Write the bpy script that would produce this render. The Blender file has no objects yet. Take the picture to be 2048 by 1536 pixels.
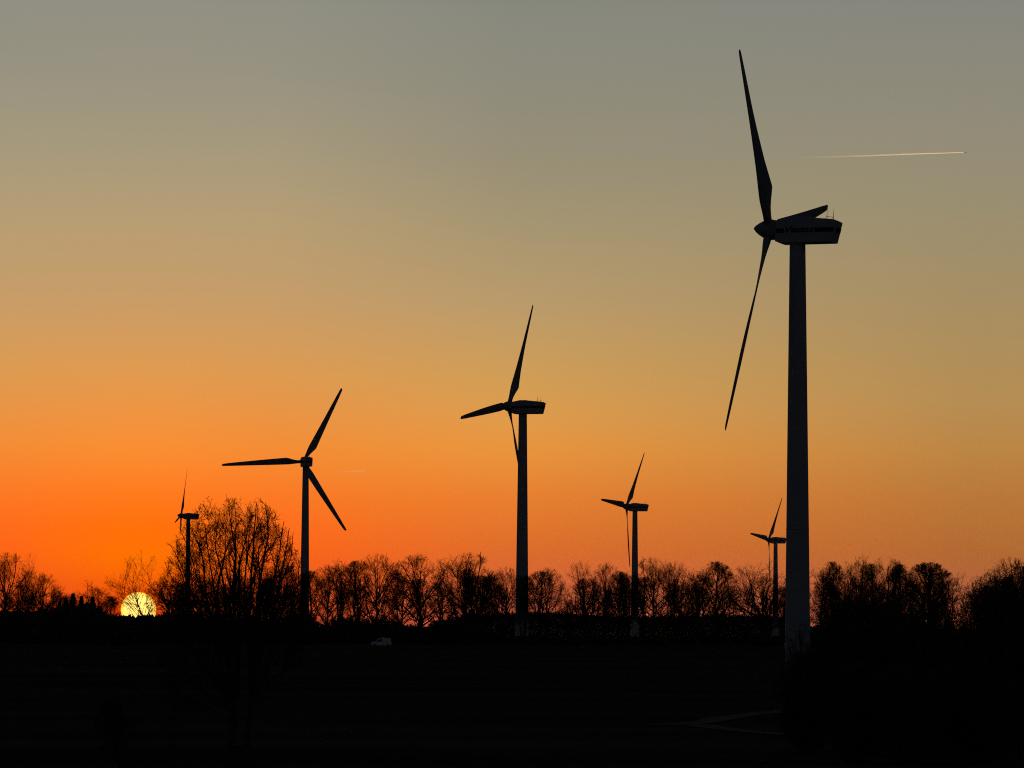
import bpy, math
import numpy as np
from mathutils import Matrix

# ------------------------------------------------------------------ camera, sky, sun, exposure
sc = bpy.context.scene
FPX, HOR = 7527.0, 1250.0                     # focal length in px of a 2048 wide frame, height of the eye level in it
PITCH = math.atan((HOR - 768) / FPX)
CAMZ = 8.0
cam = bpy.data.cameras.new('camera'); co = bpy.data.objects.new('camera', cam)
sc.collection.objects.link(co); sc.camera = co
cam.sensor_width = 36; cam.lens = 36 * FPX / 2048
cam.clip_start = 1; cam.clip_end = 400000
ROLL = 0.0047                                 # the camera was held a quarter of a degree off level
co.location = (0, 0, CAMZ)
co.rotation_euler = (Matrix.Rotation(math.pi / 2 + PITCH, 3, 'X') @ Matrix.Rotation(ROLL, 3, 'Z')).to_euler()
sc.render.resolution_x = 1024; sc.render.resolution_y = 768
sc.view_settings.view_transform = 'Standard'; sc.view_settings.look = 'None'
sc.view_settings.exposure = 0; sc.view_settings.gamma = 1
sc.cycles.use_denoising = False; sc.cycles.pixel_filter_type = 'BLACKMAN_HARRIS'; sc.cycles.filter_width = 1.1
sc.cycles.sample_clamp_direct = 4; sc.cycles.sample_clamp_indirect = .5
sc.cycles.max_bounces = 6; sc.cycles.transparent_max_bounces = 16

SUN_AZ = math.atan((279.5 - 1024) / FPX)      # left of the view axis
SUN_EL = math.atan((HOR - 1222.5) / FPX)

def s2l(c):
    return tuple(((v / 255 + .055) / 1.055) ** 2.4 if v > 10 else v / 255 / 12.92 for v in c) + (1.0,)

w = bpy.data.worlds.new('World'); sc.world = w; w.use_nodes = True
nt = w.node_tree; nt.nodes.clear(); N = nt.nodes.new; Lk = nt.links.new
def mth(op, a, b=None, clamp=False, tree=None):
    t = tree or nt
    n = t.nodes.new('ShaderNodeMath'); n.operation = op; n.use_clamp = clamp
    for i, v in enumerate((a, b)):
        if v is None: continue
        if isinstance(v, (int, float)): n.inputs[i].default_value = v
        else: t.links.new(v, n.inputs[i])
    return n.outputs[0]
def maprange(v, a, b, c=0.0, d=1.0, smooth=False):
    n = N('ShaderNodeMapRange'); n.clamp = True
    if smooth: n.interpolation_type = 'SMOOTHSTEP'
    Lk(v, n.inputs[0])
    for i, q in zip((1, 2, 3, 4), (a, b, c, d)): n.inputs[i].default_value = q
    return n.outputs[0]
tc = N('ShaderNodeTexCoord'); sx = N('ShaderNodeSeparateXYZ'); Lk(tc.outputs['Generated'], sx.inputs[0])
elev = mth('MULTIPLY', mth('ARCSINE', sx.outputs[2]), 180 / math.pi)
az = mth('MULTIPLY', mth('ARCTAN2', sx.outputs[0], sx.outputs[1]), 180 / math.pi)
daz = mth('ABSOLUTE', mth('SUBTRACT', az, math.degrees(SUN_AZ)))
def e_of(y): return math.degrees(math.atan((HOR - y) / FPX))
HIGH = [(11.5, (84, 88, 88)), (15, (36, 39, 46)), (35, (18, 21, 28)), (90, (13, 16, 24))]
def ramp(stops, high=HIGH):
    pts = sorted([(e_of(y), c) for y, c in stops] + high)
    r = N('ShaderNodeValToRGB'); cr = r.color_ramp; cr.interpolation = 'LINEAR'
    lo, hi = 0.0, 1.0
    # elevation -2..90 squeezed by a square root so that the low sky has room
    f = lambda e: math.sqrt(max(0, (e + 2) / 92))
    Lk(mth('SQRT', mth('DIVIDE', mth('ADD', elev, 2.0), 92.0, clamp=True)), r.inputs[0])
    while len(cr.elements) < len(pts): cr.elements.new(0.5)
    for el, (e, c) in zip(cr.elements, pts):
        el.position = f(e); el.color = s2l(c)
    return r.outputs[0]
R0 = ramp([(0, (142, 141, 129)), (150, (149, 144, 127)), (300, (162, 151, 123)), (450, (180, 155, 114)), (600, (195, 154, 102)),
           (750, (220, 152, 78)), (900, (246, 140, 50)), (1000, (254, 118, 26)), (1060, (254, 110, 8)), (1120, (253, 112, 0)),
           (1180, (251, 92, 4)), (1225, (240, 70, 8)), (1250, (225, 58, 14)), (1300, (140, 34, 10))])
RM = ramp([(0, (141, 141, 129)), (150, (148, 144, 127)), (300, (162, 151, 123)), (450, (179, 155, 114)), (600, (194, 154, 103)),
           (750, (217, 152, 80)), (900, (240, 138, 52)), (1000, (249, 117, 34)), (1060, (253, 105, 25)), (1100, (253, 99, 20)),
           (1180, (240, 86, 22)), (1250, (222, 72, 30)), (1300, (140, 36, 16))])
R1 = ramp([(0, (132, 134, 124)), (150, (138, 137, 122)), (300, (147, 140, 118)), (450, (162, 147, 112)), (600, (181, 152, 106)),
           (750, (204, 155, 85)), (830, (218, 153, 75)), (900, (230, 146, 60)), (1000, (228, 124, 46)), (1100, (218, 106, 41)), (1180, (210, 92, 52)),
           (1260, (205, 84, 66)), (1300, (110, 48, 40))])
R2 = ramp([(0, (132, 132, 124)), (200, (140, 136, 120)), (400, (150, 140, 112)), (600, (163, 140, 98)), (700, (171, 140, 90)), (800, (178, 139, 83)),
           (900, (184, 131, 67)), (1000, (181, 116, 55)), (1100, (174, 102, 48)), (1200, (172, 84, 56)), (1260, (165, 76, 60)), (1300, (80, 40, 38))])
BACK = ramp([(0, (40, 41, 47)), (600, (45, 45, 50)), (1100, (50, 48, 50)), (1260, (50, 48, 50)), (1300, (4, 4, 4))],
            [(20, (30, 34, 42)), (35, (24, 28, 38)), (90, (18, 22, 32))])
def mix(f, a, b):
    m = N('ShaderNodeMix'); m.data_type = 'RGBA'; Lk(f, m.inputs[0]); Lk(a, m.inputs[6]); Lk(b, m.inputs[7]); return m.outputs[2]
c = mix(maprange(daz, 0.3, 2.0), R0, RM)
c = mix(maprange(daz, 2.0, 5.6), c, R1)
c = mix(maprange(daz, 5.6, 12.6), c, R2)
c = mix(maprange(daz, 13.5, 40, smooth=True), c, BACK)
# the clear-sky model adds its own faint light to the whole dome
sky = N('ShaderNodeTexSky'); sky.sky_type = 'NISHITA'; sky.sun_disc = False
sky.sun_elevation = SUN_EL; sky.sun_rotation = SUN_AZ; sky.altitude = 100
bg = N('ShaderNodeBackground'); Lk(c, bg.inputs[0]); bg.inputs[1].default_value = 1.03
bg2 = N('ShaderNodeBackground'); Lk(sky.outputs[0], bg2.inputs[0]); bg2.inputs[1].default_value = 0.002
ad = N('ShaderNodeAddShader'); Lk(bg.outputs[0], ad.inputs[0]); Lk(bg2.outputs[0], ad.inputs[1])
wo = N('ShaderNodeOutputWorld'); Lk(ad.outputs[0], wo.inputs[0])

sl = bpy.data.lights.new('sun_light', 'SUN'); sl.energy = 2.2; sl.angle = math.radians(0.53); sl.color = (1, .76, .42)
so = bpy.data.objects.new('sun_light', sl); sc.collection.objects.link(so)
# light travels from the sun towards the camera
so.rotation_euler = (math.radians(90) - SUN_EL, 0, math.pi - SUN_AZ)

# ------------------------------------------------------------------ helpers
C = sc.collection
rng = np.random.default_rng(11)
def tag(o, label=None, cat=None, group=None, kind=None):
    if label: o['label'] = label
    if cat: o['category'] = cat
    if group: o['group'] = group
    if kind: o['kind'] = kind
    return o
def empty(name, loc, rz=0.0, scale=None):
    o = bpy.data.objects.new(name, None); C.objects.link(o)
    o.location = loc; o.rotation_euler = (0, 0, rz); o.empty_display_size = 0.5
    if scale: o.scale = scale
    return o
def mesh_np(name, V, F, smooth=False, mats=None):
    V = np.asarray(V, np.float32); me = bpy.data.meshes.new(name)
    if isinstance(F, np.ndarray):
        n, k = F.shape
        me.vertices.add(len(V)); me.vertices.foreach_set('co', V.ravel())
        me.loops.add(n * k); me.loops.foreach_set('vertex_index', F.astype(np.int32).ravel())
        me.polygons.add(n); me.polygons.foreach_set('loop_start', np.arange(0, n * k, k, dtype=np.int32))
        me.update(calc_edges=True)
    else:
        me.from_pydata([tuple(v) for v in V.tolist()], [], F); me.update()
    me.validate()
    if smooth: me.polygons.foreach_set('use_smooth', np.ones(len(me.polygons), bool))
    return me
def link(name, me, mat, parent=None, loc=(0, 0, 0)):
    if mat is not None and not me.materials: me.materials.append(mat)
    o = bpy.data.objects.new(name, me); C.objects.link(o); o.location = loc
    if parent: o.parent = parent
    return o
def copy_tree(o, parent=None):
    c_ = o.copy(); C.objects.link(c_); c_.parent = parent
    for ch in [q for q in bpy.data.objects if q.parent == o]: copy_tree(ch, c_)
    return c_
def at(px, py, D):
    cr_, sr_ = math.cos(ROLL), math.sin(ROLL); u_, v_ = px - 1024, py - 768
    a, b = (u_ * cr_ + v_ * sr_) / FPX, (u_ * sr_ - v_ * cr_) / FPX
    cp, sp = math.cos(PITCH), math.sin(PITCH)
    y = cp - sp * b; s = D / y
    return np.array([a * s, D, CAMZ + (sp + cp * b) * s])

def xat(px, D, py=1280): return float(at(px, py, D)[0])

class MB:
    """collects shapes into one mesh"""
    def __init__(s): s.V, s.F = [], []
    def add(s, V, F):
        b = len(s.V); s.V += [tuple(map(float, v)) for v in V]; s.F += [tuple(i + b for i in f) for f in F]; return s
    def loft(s, rings, closed_ends=True):
        b = len(s.V); n = len(rings[0])
        for r in rings: s.V += [tuple(map(float, v)) for v in r]
        for i in range(len(rings) - 1):
            for j in range(n):
                k = (j + 1) % n
                s.F.append((b + i * n + j, b + i * n + k, b + (i + 1) * n + k, b + (i + 1) * n + j))
        if closed_ends:
            s.F.append(tuple(b + j for j in range(n))[::-1]); s.F.append(tuple(b + (len(rings) - 1) * n + j for j in range(n)))
        return s
    def box(s, x0, x1, y0, y1, z0, z1):
        V = [(x, y, z) for z in (z0, z1) for x, y in ((x0, y0), (x1, y0), (x1, y1), (x0, y1))]
        return s.add(V, [(3, 2, 1, 0), (4, 5, 6, 7), (0, 1, 5, 4), (1, 2, 6, 5), (2, 3, 7, 6), (3, 0, 4, 7)])
    def rod(s, a, b, r0, r1, k=10):
        a, b = np.array(a, float), np.array(b, float); t = b - a; t /= np.linalg.norm(t)
        u = np.cross(t, (0, 0, 1) if abs(t[2]) < .9 else (1, 0, 0)); u /= np.linalg.norm(u); v = np.cross(t, u)
        return s.loft([[p + r * (math.cos(q) * u + math.sin(q) * v) for q in np.linspace(0, 2 * math.pi, k, False)] for p, r in ((a, r0), (b, r1))])
    def build(s, name, mat, parent=None, smooth=False, loc=(0, 0, 0)):
        me = mesh_np(name, s.V, s.F, smooth)
        if smooth:
            pass
        return link(name, me, mat, parent, loc)

def material(name, col, rough=.7, var=.25, scale=3.0, detail=4, metallic=0, bump=0.0, col2=None, spec=.3):
    m = bpy.data.materials.new(name); m.use_nodes = True; t = m.node_tree; b = t.nodes['Principled BSDF']
    b.inputs['Roughness'].default_value = rough; b.inputs['Metallic'].default_value = metallic
    b.inputs['Specular IOR Level'].default_value = spec
    co_ = t.nodes.new('ShaderNodeTexCoord'); nz = t.nodes.new('ShaderNodeTexNoise'); nz.inputs['Scale'].default_value = scale
    nz.inputs['Detail'].default_value = detail; t.links.new(co_.outputs['Object'], nz.inputs['Vector'])
    r = t.nodes.new('ShaderNodeValToRGB'); r.color_ramp.elements[0].position = .3; r.color_ramp.elements[1].position = .7
    c2 = col2 or tuple(v * (1 + var) for v in col); c1 = col if col2 else tuple(v * (1 - var) for v in col)
    r.color_ramp.elements[0].color = (*c1, 1); r.color_ramp.elements[1].color = (*c2, 1)
    t.links.new(nz.outputs[0], r.inputs[0]); t.links.new(r.outputs[0], b.inputs['Base Color'])
    if bump:
        bp = t.nodes.new('ShaderNodeBump'); bp.inputs['Strength'].default_value = bump
        t.links.new(nz.outputs[0], bp.inputs['Height']); t.links.new(bp.outputs[0], b.inputs['Normal'])
    return m
M_BARK = material('bark', (.075, .06, .048), .95, .35, 4, bump=.4, spec=0)
M_TWIG = material('twig', (.06, .046, .036), .95, .3, 2, spec=0)
M_LEAF = material('bud_leaf', (.12, .11, .055), .9, .4, 1.5, spec=0)
M_NEEDLE = material('needle', (.016, .024, .013), .95, .4, 1.5, spec=0)
M_PAINT = material('light_grey_turbine_paint', (.42, .43, .43), .7, .05, .35, spec=.1)
M_BLADE = material('blade_coating', (.30, .31, .31), .85, .06, .4, spec=.05)
M_STRIPE = material('dark_blue_stripe_paint', (.010, .012, .022), .8, .1, 1, spec=0)
M_STEEL = material('galvanised_steel', (.18, .18, .18), .5, .15, 4, metallic=.6)
M_VAN = material('white_van_paint', (.82, .82, .82), .3, .03, 1, spec=.5)
M_GLASS = material('van_glass', (.01, .012, .014), .08, .1, 1, spec=.6)
M_RUBBER = material('tyre_rubber', (.015, .015, .015), .9, .2, 8)
M_LENS = material('lamp_lens', (.6, .6, .58), .15, .05, 2, spec=.6)
M_RED = material('tail_lamp_lens', (.25, .01, .01), .25, .1, 2)
M_RIM = material('rim_metal', (.3, .3, .31), .35, .1, 3, metallic=.8)

# ------------------------------------------------------------------ ground
KY = [-300, 0, 200, 350, 571, 700, 800, 860, 1000, 1094, 1300, 1500, 1838, 2326, 3000, 6000, 16000]
KZ = [-7.2, -7.6, -7.5, -7.4, -6.8, -5.7, -4.7, -4.25, -3.95, -3.8, -4.6, -5.6, -6.4, -10, -12, -10, -8]
def gz(x, y):
    x = np.asarray(x, float); y = np.asarray(y, float)
    z = sum(np.interp(y + d, KY, KZ) for d in (-45, -20, 0, 20, 45)) / 5
    amp = np.interp(y, [0, 200, 900, 3000], [.12, .15, .12, 1.0])
    z = z + amp * (np.sin(x * .031 + 1.3) * np.cos(y * .017 + .4) + .4 * np.sin(x * .083 + y * .061))
    return z + CAMZ
xs = np.unique(np.concatenate([np.linspace(-7000, -400, 24), np.linspace(-400, 400, 161), np.linspace(400, 7000, 24)]))
ys = np.unique(np.concatenate([np.linspace(-60, 1300, 273), np.linspace(1300, 3200, 90), np.linspace(3200, 15500, 40)]))
X, Y = np.meshgrid(xs, ys); Z = gz(X, Y)
nx, ny = len(xs), len(ys)
I = (np.arange(ny - 1)[:, None] * nx + np.arange(nx - 1)[None, :]).ravel()
gmat = bpy.data.materials.new('field_ground'); gmat.use_nodes = True; t = gmat.node_tree; b = t.nodes['Principled BSDF']
b.inputs['Roughness'].default_value = 1.0; b.inputs['Specular IOR Level'].default_value = 0
tcg = t.nodes.new('ShaderNodeTexCoord'); sp_ = t.nodes.new('ShaderNodeSeparateXYZ'); t.links.new(tcg.outputs['Object'], sp_.inputs[0])
n1 = t.nodes.new('ShaderNodeTexNoise'); n1.inputs['Scale'].default_value = .6; n1.inputs['Detail'].default_value = 8; t.links.new(tcg.outputs['Object'], n1.inputs['Vector'])
n2 = t.nodes.new('ShaderNodeTexNoise'); n2.inputs['Scale'].default_value = .05; n2.inputs['Detail'].default_value = 5; t.links.new(tcg.outputs['Object'], n2.inputs['Vector'])
def ramp_m(tree, fac, c1, c2, p1=.3, p2=.7):
    r = tree.nodes.new('ShaderNodeValToRGB'); r.color_ramp.elements[0].position = p1; r.color_ramp.elements[1].position = p2
    r.color_ramp.elements[0].color = (*c1, 1); r.color_ramp.elements[1].color = (*c2, 1); tree.links.new(fac, r.inputs[0]); return r.outputs[0]
grass = ramp_m(t, n1.outputs[0], (.06, .07, .034), (.105, .115, .055))
soil = ramp_m(t, n1.outputs[0], (.105, .075, .052), (.18, .13, .09))
edge = mth('ADD', mth('SUBTRACT', mth('MULTIPLY', n2.outputs[0], 14.0, tree=t), sp_.outputs[1], tree=t), mth('MULTIPLY', sp_.outputs[0], -.5, tree=t), tree=t)
fac = t.nodes.new('ShaderNodeMapRange'); t.links.new(edge, fac.inputs[0]); fac.inputs[1].default_value = -292; fac.inputs[2].default_value = -288
mx = t.nodes.new('ShaderNodeMix'); mx.data_type = 'RGBA'; t.links.new(fac.outputs[0], mx.inputs[0]); t.links.new(grass, mx.inputs[6]); t.links.new(soil, mx.inputs[7])
n3 = t.nodes.new('ShaderNodeTexNoise'); n3.inputs['Scale'].default_value = .018; n3.inputs['Detail'].default_value = 6
mp3 = t.nodes.new('ShaderNodeMapping'); mp3.inputs['Scale'].default_value = (.6, 2.2, 1); t.links.new(tcg.outputs['Object'], mp3.inputs[0]); t.links.new(mp3.outputs[0], n3.inputs['Vector'])
patch = ramp_m(t, n3.outputs[0], (.45, .45, .45), (1.0, .97, .9), .38, .62)
mul = t.nodes.new('ShaderNodeMix'); mul.data_type = 'RGBA'; mul.blend_type = 'MULTIPLY'; mul.inputs[0].default_value = 1
t.links.new(mx.outputs[2], mul.inputs[6]); t.links.new(patch, mul.inputs[7]); t.links.new(mul.outputs[2], b.inputs['Base Color'])
bp = t.nodes.new('ShaderNodeBump'); bp.inputs['Strength'].default_value = .5; bp.inputs['Distance'].default_value = .2
t.links.new(n1.outputs[0], bp.inputs['Height']); t.links.new(bp.outputs[0], b.inputs['Normal'])
g = link('ground', mesh_np('ground', np.stack([X, Y, Z], -1).reshape(-1, 3), np.stack([I, I + 1, I + nx + 1, I + nx], -1), True), gmat)
tag(g, kind='structure')

def groundpt(px, py):
    """where the line of sight through a picture point meets the ground"""
    D = 60.0
    while D < 12000:
        p = at(px, py, D)
        if p[2] <= gz(p[0], D): return p
        D += 1.0
    return p
def strip(name, pts, width, mat, lift):
    P = np.array([groundpt(*q)[:2] for q in pts]); T = []
    for i in range(len(P) - 1):
        n = max(2, int(np.linalg.norm(P[i + 1] - P[i]) / 2))
        T += [P[i] + (P[i + 1] - P[i]) * k / n for k in range(n)]
    T.append(P[-1]); T = np.array(T)
    for _ in range(6): T[1:-1] = (T[:-2] + 2 * T[1:-1] + T[2:]) / 4
    d = np.gradient(T, axis=0); d /= np.linalg.norm(d, axis=1)[:, None]; nrm = np.stack([-d[:, 1], d[:, 0]], 1)
    cols = np.linspace(-.5, .5, 5); V = []
    wv = width * (1 + .12 * np.sin(np.arange(len(T)) * .7))
    for c_ in cols:
        q = T + nrm * (wv * c_)[:, None]; V.append(np.column_stack([q, gz(q[:, 0], q[:, 1]) + lift]))
    V = np.stack(V, 1); n = len(T)
    I_ = (np.arange(n - 1)[:, None] * 5 + np.arange(4)[None, :]).ravel()
    o = link(name, mesh_np(name, V.reshape(-1, 3), np.stack([I_, I_ + 5, I_ + 6, I_ + 1], -1)), mat)
    return tag(o, kind='structure')
M_PATH = material('pale_gravel', (.21, .2, .17), .95, .3, 1.2, spec=0)
strip('path', [(1300, 1450), (1345, 1450), (1390, 1449), (1450, 1436), (1540, 1426), (1640, 1416), (1760, 1406)], 2.4, M_PATH, .05)
strip('path', [(1395, 1451), (1440, 1459), (1520, 1468), (1640, 1476), (1800, 1484)], 2.0, M_PATH, .07)

# ------------------------------------------------------------------ wind turbines
RB = 33.0
TILT, CONE = math.radians(6.0), math.radians(1.0)
def blade_mesh(phase, c0, nf, zz):
    Yv = np.array([0, 1., 0]); a = phase
    d = math.cos(a) * zz + math.sin(a) * Yv; tr = math.cos(a) * Yv - math.sin(a) * zz; dw = -nf
    span = d * math.cos(CONE) + nf * math.sin(CONE)
    rs = [1.2, 1.9, 2.6, 3.6, 4.8, 6.0, 6.9, 7.6, 9, 12, 15, 18, 21, 24, 27, 29.5, 31.2, 32.2, 32.8, RB]
    ch = np.interp(rs, [1.2, 2.2, 4.0, 6.0, 6.9, 7.8, 12, 20, 29.5, 32.2, 32.8, RB], [1.35, 1.3, 1.9, 2.85, 3.1, 3.02, 2.6, 1.95, 1.25, .95, .66, .2])
    th = np.interp(rs, [1.2, 2.2, 4.0, 6.9, 12, 20, 30, RB], [1.25, 1.18, .85, .62, .42, .25, .11, .03])
    tw = np.radians(np.interp(rs, [1.2, 6.9, 12, 20, 33], [27, 25, 14, 4, 0]))
    le = np.interp(rs, [1.2, 2.2, 6.9, 33], [.5, .5, .32, .3])
    blend = np.interp(rs, [1.2, 2.2, 6.9], [0, 0, 1.0])
    rings = []
    for r, c_, h_, p, l_, bl in zip(rs, ch, th, tw, le, blend):
        ring = []
        for q in np.linspace(0, 2 * math.pi, 18, False):
            u = .5 - .5 * math.cos(q)                 # 0 leading, 1 trailing
            circ = .5 * math.sin(q)
            foil = (1.9 * (math.sqrt(max(u, 0)) - u) * (1 if math.sin(q) >= 0 else -.75)) * .66
            v = circ * (1 - bl) + foil * bl
            X_ = (u - l_) * c_; Y_ = v * h_
            cd = math.cos(p) * tr + math.sin(p) * dw; nd = -math.sin(p) * tr + math.cos(p) * dw
            ring.append(c0 + span * r + cd * X_ + nd * Y_)
        rings.append(ring)
    return MB().loft(rings)
NAC = [(-3.2, 1.45), (-2.7, 1.75), (-.5, 2.15), (1.2, 2.12), (6.0, 1.62), (6.75, 1.25), (6.35, -.4), (5.95, -1.9), (-2.3, -1.85), (-3.2, -1.45)]
def side(z_):   # rear edge of the nacelle at a height
    return np.interp(z_, [-1.9, -.4, 1.25], [5.95, 6.35, 6.75])
_txt = None
def letter_mesh():
    """the word on the nacelle side, slanted and heavy, lying in the local XZ plane"""
    global _txt
    if _txt is None:
        cu = bpy.data.curves.new('lettering', 'FONT'); cu.body = 'Vestas'; cu.size = 1.35; cu.shear = .35; cu.offset = .035; cu.extrude = .01
        cu.space_character = 1.0
        o = bpy.data.objects.new('lettering', cu); C.objects.link(o)
        dg = bpy.context.evaluated_depsgraph_get(); me = bpy.data.meshes.new_from_object(o.evaluated_get(dg))
        v = np.empty(len(me.vertices) * 3, np.float32); me.vertices.foreach_get('co', v); v = v.reshape(-1, 3)
        lo, hi = v.min(0), v.max(0)
        v[:, 0] = (v[:, 0] - lo[0]) / (hi[0] - lo[0]) * 4.55; v[:, 1] = (v[:, 1] - lo[1]) / (hi[1] - lo[1]) * .98
        v = np.stack([v[:, 0], v[:, 2], v[:, 1]], 1)
        _txt = (v, [tuple(p.vertices) for p in me.polygons])
        bpy.data.objects.remove(o); 
    return _txt
def turbine(Xp, D, Zh, yaw, phase, label):
    zb = float(gz(Xp, D)); hub = CAMZ + Zh - zb
    root = empty('wind_turbine', (Xp, D, zb), -math.radians(yaw))
    tag(root, label, 'wind turbine', 'wind turbines in the field')
    ph = math.radians(phase)
    top = hub - 1.85
    m = MB(); zs = [-.6]; 
    for zf in np.linspace(0, top, 25): zs.append(zf)
    def tr(z): return 1.95 - (1.95 - 1.2) * min(1, max(0, z / top)) ** 1.05
    m.loft([[(tr(z) * math.cos(q), tr(z) * math.sin(q), z) for q in np.linspace(0, 2 * math.pi, 40, False)] for z in zs])
    tw = m.build('tower', M_PAINT, root, True)
    for zf in (top * .33, top * .68, top - .15):
        r_ = tr(zf) + .015
        MB().loft([[(r_ * math.cos(q), r_ * math.sin(q), z) for q in np.linspace(0, 2 * math.pi, 40, False)] for z in (zf - .09, zf + .09)]).build('flange', M_PAINT, tw, True)
    r_ = tr(2) + .03
    q0 = math.radians(-60)
    MB().loft([[((r_ + o_) * math.cos(q0 + s / r_), (r_ + o_) * math.sin(q0 + s / r_), z) for s, o_ in ((-.42, 0), (-.2, .03), (.2, .03), (.42, 0), (.2, -.25), (-.2, -.25))] for z in (.9, 1.1, 2.9, 3.05)]).build('door', M_STEEL, tw)
    MB().rod((0, 0, -.5), (0, 0, .12), 2.15, 2.1, 32).build('foundation', material_concrete, root)
    # nacelle
    def ring(y, s):
        return [(1.5 + (x - 1.5) * s, y, .1 + (z - .1) * s + hub) for x, z in NAC]
    nm = MB().loft([ring(-1.6, .95), ring(-1.45, .99), ring(-1.3, 1.0), ring(1.3, 1.0), ring(1.45, .99), ring(1.6, .95)])
    nm.box(-.6, 1.0, -.35, .35, hub + 2.05, hub + 2.2)       # roof hatch
    na = nm.build('nacelle', M_PAINT, root)
    zc0, zc1 = hub - .24, hub + .42
    for yy in (-1.615, 1.6):
        MB().box(-2.95, -1.7, yy, yy + .015, zc0, zc1).build('stripe', M_STRIPE, na)
        st = MB().add([(x, y, z) for y in (yy, yy + .015) for x, z in ((3.1, zc0 - .05), (6.1, zc0 - .07), (6.22, zc1 - .07), (3.1, zc1 - .04))],
                 [(0, 1, 2, 3), (7, 6, 5, 4), (0, 4, 5, 1), (1, 5, 6, 2), (2, 6, 7, 3), (3, 7, 4, 0)])
        st.build('stripe', M_STRIPE, na)
    V = [(side(-.36) + .03, y, hub - .36) for y in (-1.3, 1.3)] + [(side(.3) + .03, y, hub + .3) for y in (1.3, -1.3)]
    MB().add(V + [(x - .06, y, z) for x, y, z in V], [(0, 1, 2, 3), (7, 6, 5, 4), (0, 3, 7, 4), (1, 5, 6, 2), (0, 4, 5, 1), (3, 2, 6, 7)]).build('stripe', M_STRIPE, na)
    v, f = letter_mesh()
    MB().add([(x - 1.5, -1.62 + y * .5, z + hub - .26) for x, y, z in v], f).build('lettering', M_STRIPE, na)
    MB().add([(3.05 - x, 1.62 - y * .5, z + hub - .26) for x, y, z in v], f).build('lettering', M_STRIPE, na)
    for k, (sx_, yy) in enumerate(((4.75, -.35), (5.55, .35))):
        zt = hub + np.interp(sx_, [1.2, 6], [2.12, 1.62])
        s_ = MB().rod((sx_, yy, zt - .1), (sx_ + .02, yy, zt + 1.0), .05, .035, 8)
        s_.rod((sx_ + .02, yy, zt + 1.0), (sx_ + .1, yy, zt + 1.75), .03, .015, 6)
        s_.rod((sx_ - .35, yy, zt - .05), (sx_, yy, zt + .5), .03, .03, 6)
        if k == 0: s_.rod((4.75, -.35, zt + .42), (5.55, .35, zt + .34), .03, .03, 6)
        s_.build('wind_sensor', M_STEEL, na)
    # rotor
    nf = np.array([-math.cos(TILT), 0, math.sin(TILT)]); zz = np.array([math.sin(TILT), 0, math.cos(TILT)]); Yv = np.array([0, 1., 0])
    c0 = np.array([0, 0, hub]) + nf * 4.5
    hb = MB().loft([[c0 + nf * s + r * (math.cos(q) * zz + math.sin(q) * Yv) for q in np.linspace(0, 2 * math.pi, 28, False)]
                    for s, r in ((-1.35, 1.35), (-1.1, 1.5), (-.4, 1.58), (.35, 1.5), (1.0, 1.25), (1.6, .9), (2.1, .52), (2.4, .2), (2.48, .04))])
    hb.build('hub', M_BLADE, root, True)
    for k in range(3):
        blade_mesh(ph + k * 2 * math.pi / 3, c0, nf, zz).build('blade', M_BLADE, root, True)
    return root
material_concrete = material('foundation_concrete', (.28, .27, .25), .9, .2, 2)
TURB = [
    (43.4, 570.8, 60.0, 20.6, -42.3, 'largest and nearest wind turbine, at the right, with legible lettering on its nacelle'),
    (3.2, 1098.2, 63.4, 22.9, 20.7, 'middle wind turbine, second largest, standing behind the tree row at the centre'),
    (-82.0, 1497.7, 64.3, 76.2, 26.4, 'wind turbine seen from behind with its rotor wide open, right of the big bare tree'),
    (60.3, 1836.5, 57.5, 23.0, 33.8, 'small distant wind turbine between the middle one and the large one'),
    (163.1, 2323.9, 52.8, 23.3, 35.0, 'tiny distant wind turbine partly hidden by the tower of the largest one'),
    (-202.0, 2353.9, 66.8, -0.1, 20.3, 'thin distant wind turbine furthest left, its tower behind the big bare tree'),
]
for a_ in TURB: turbine(*a_)

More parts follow.
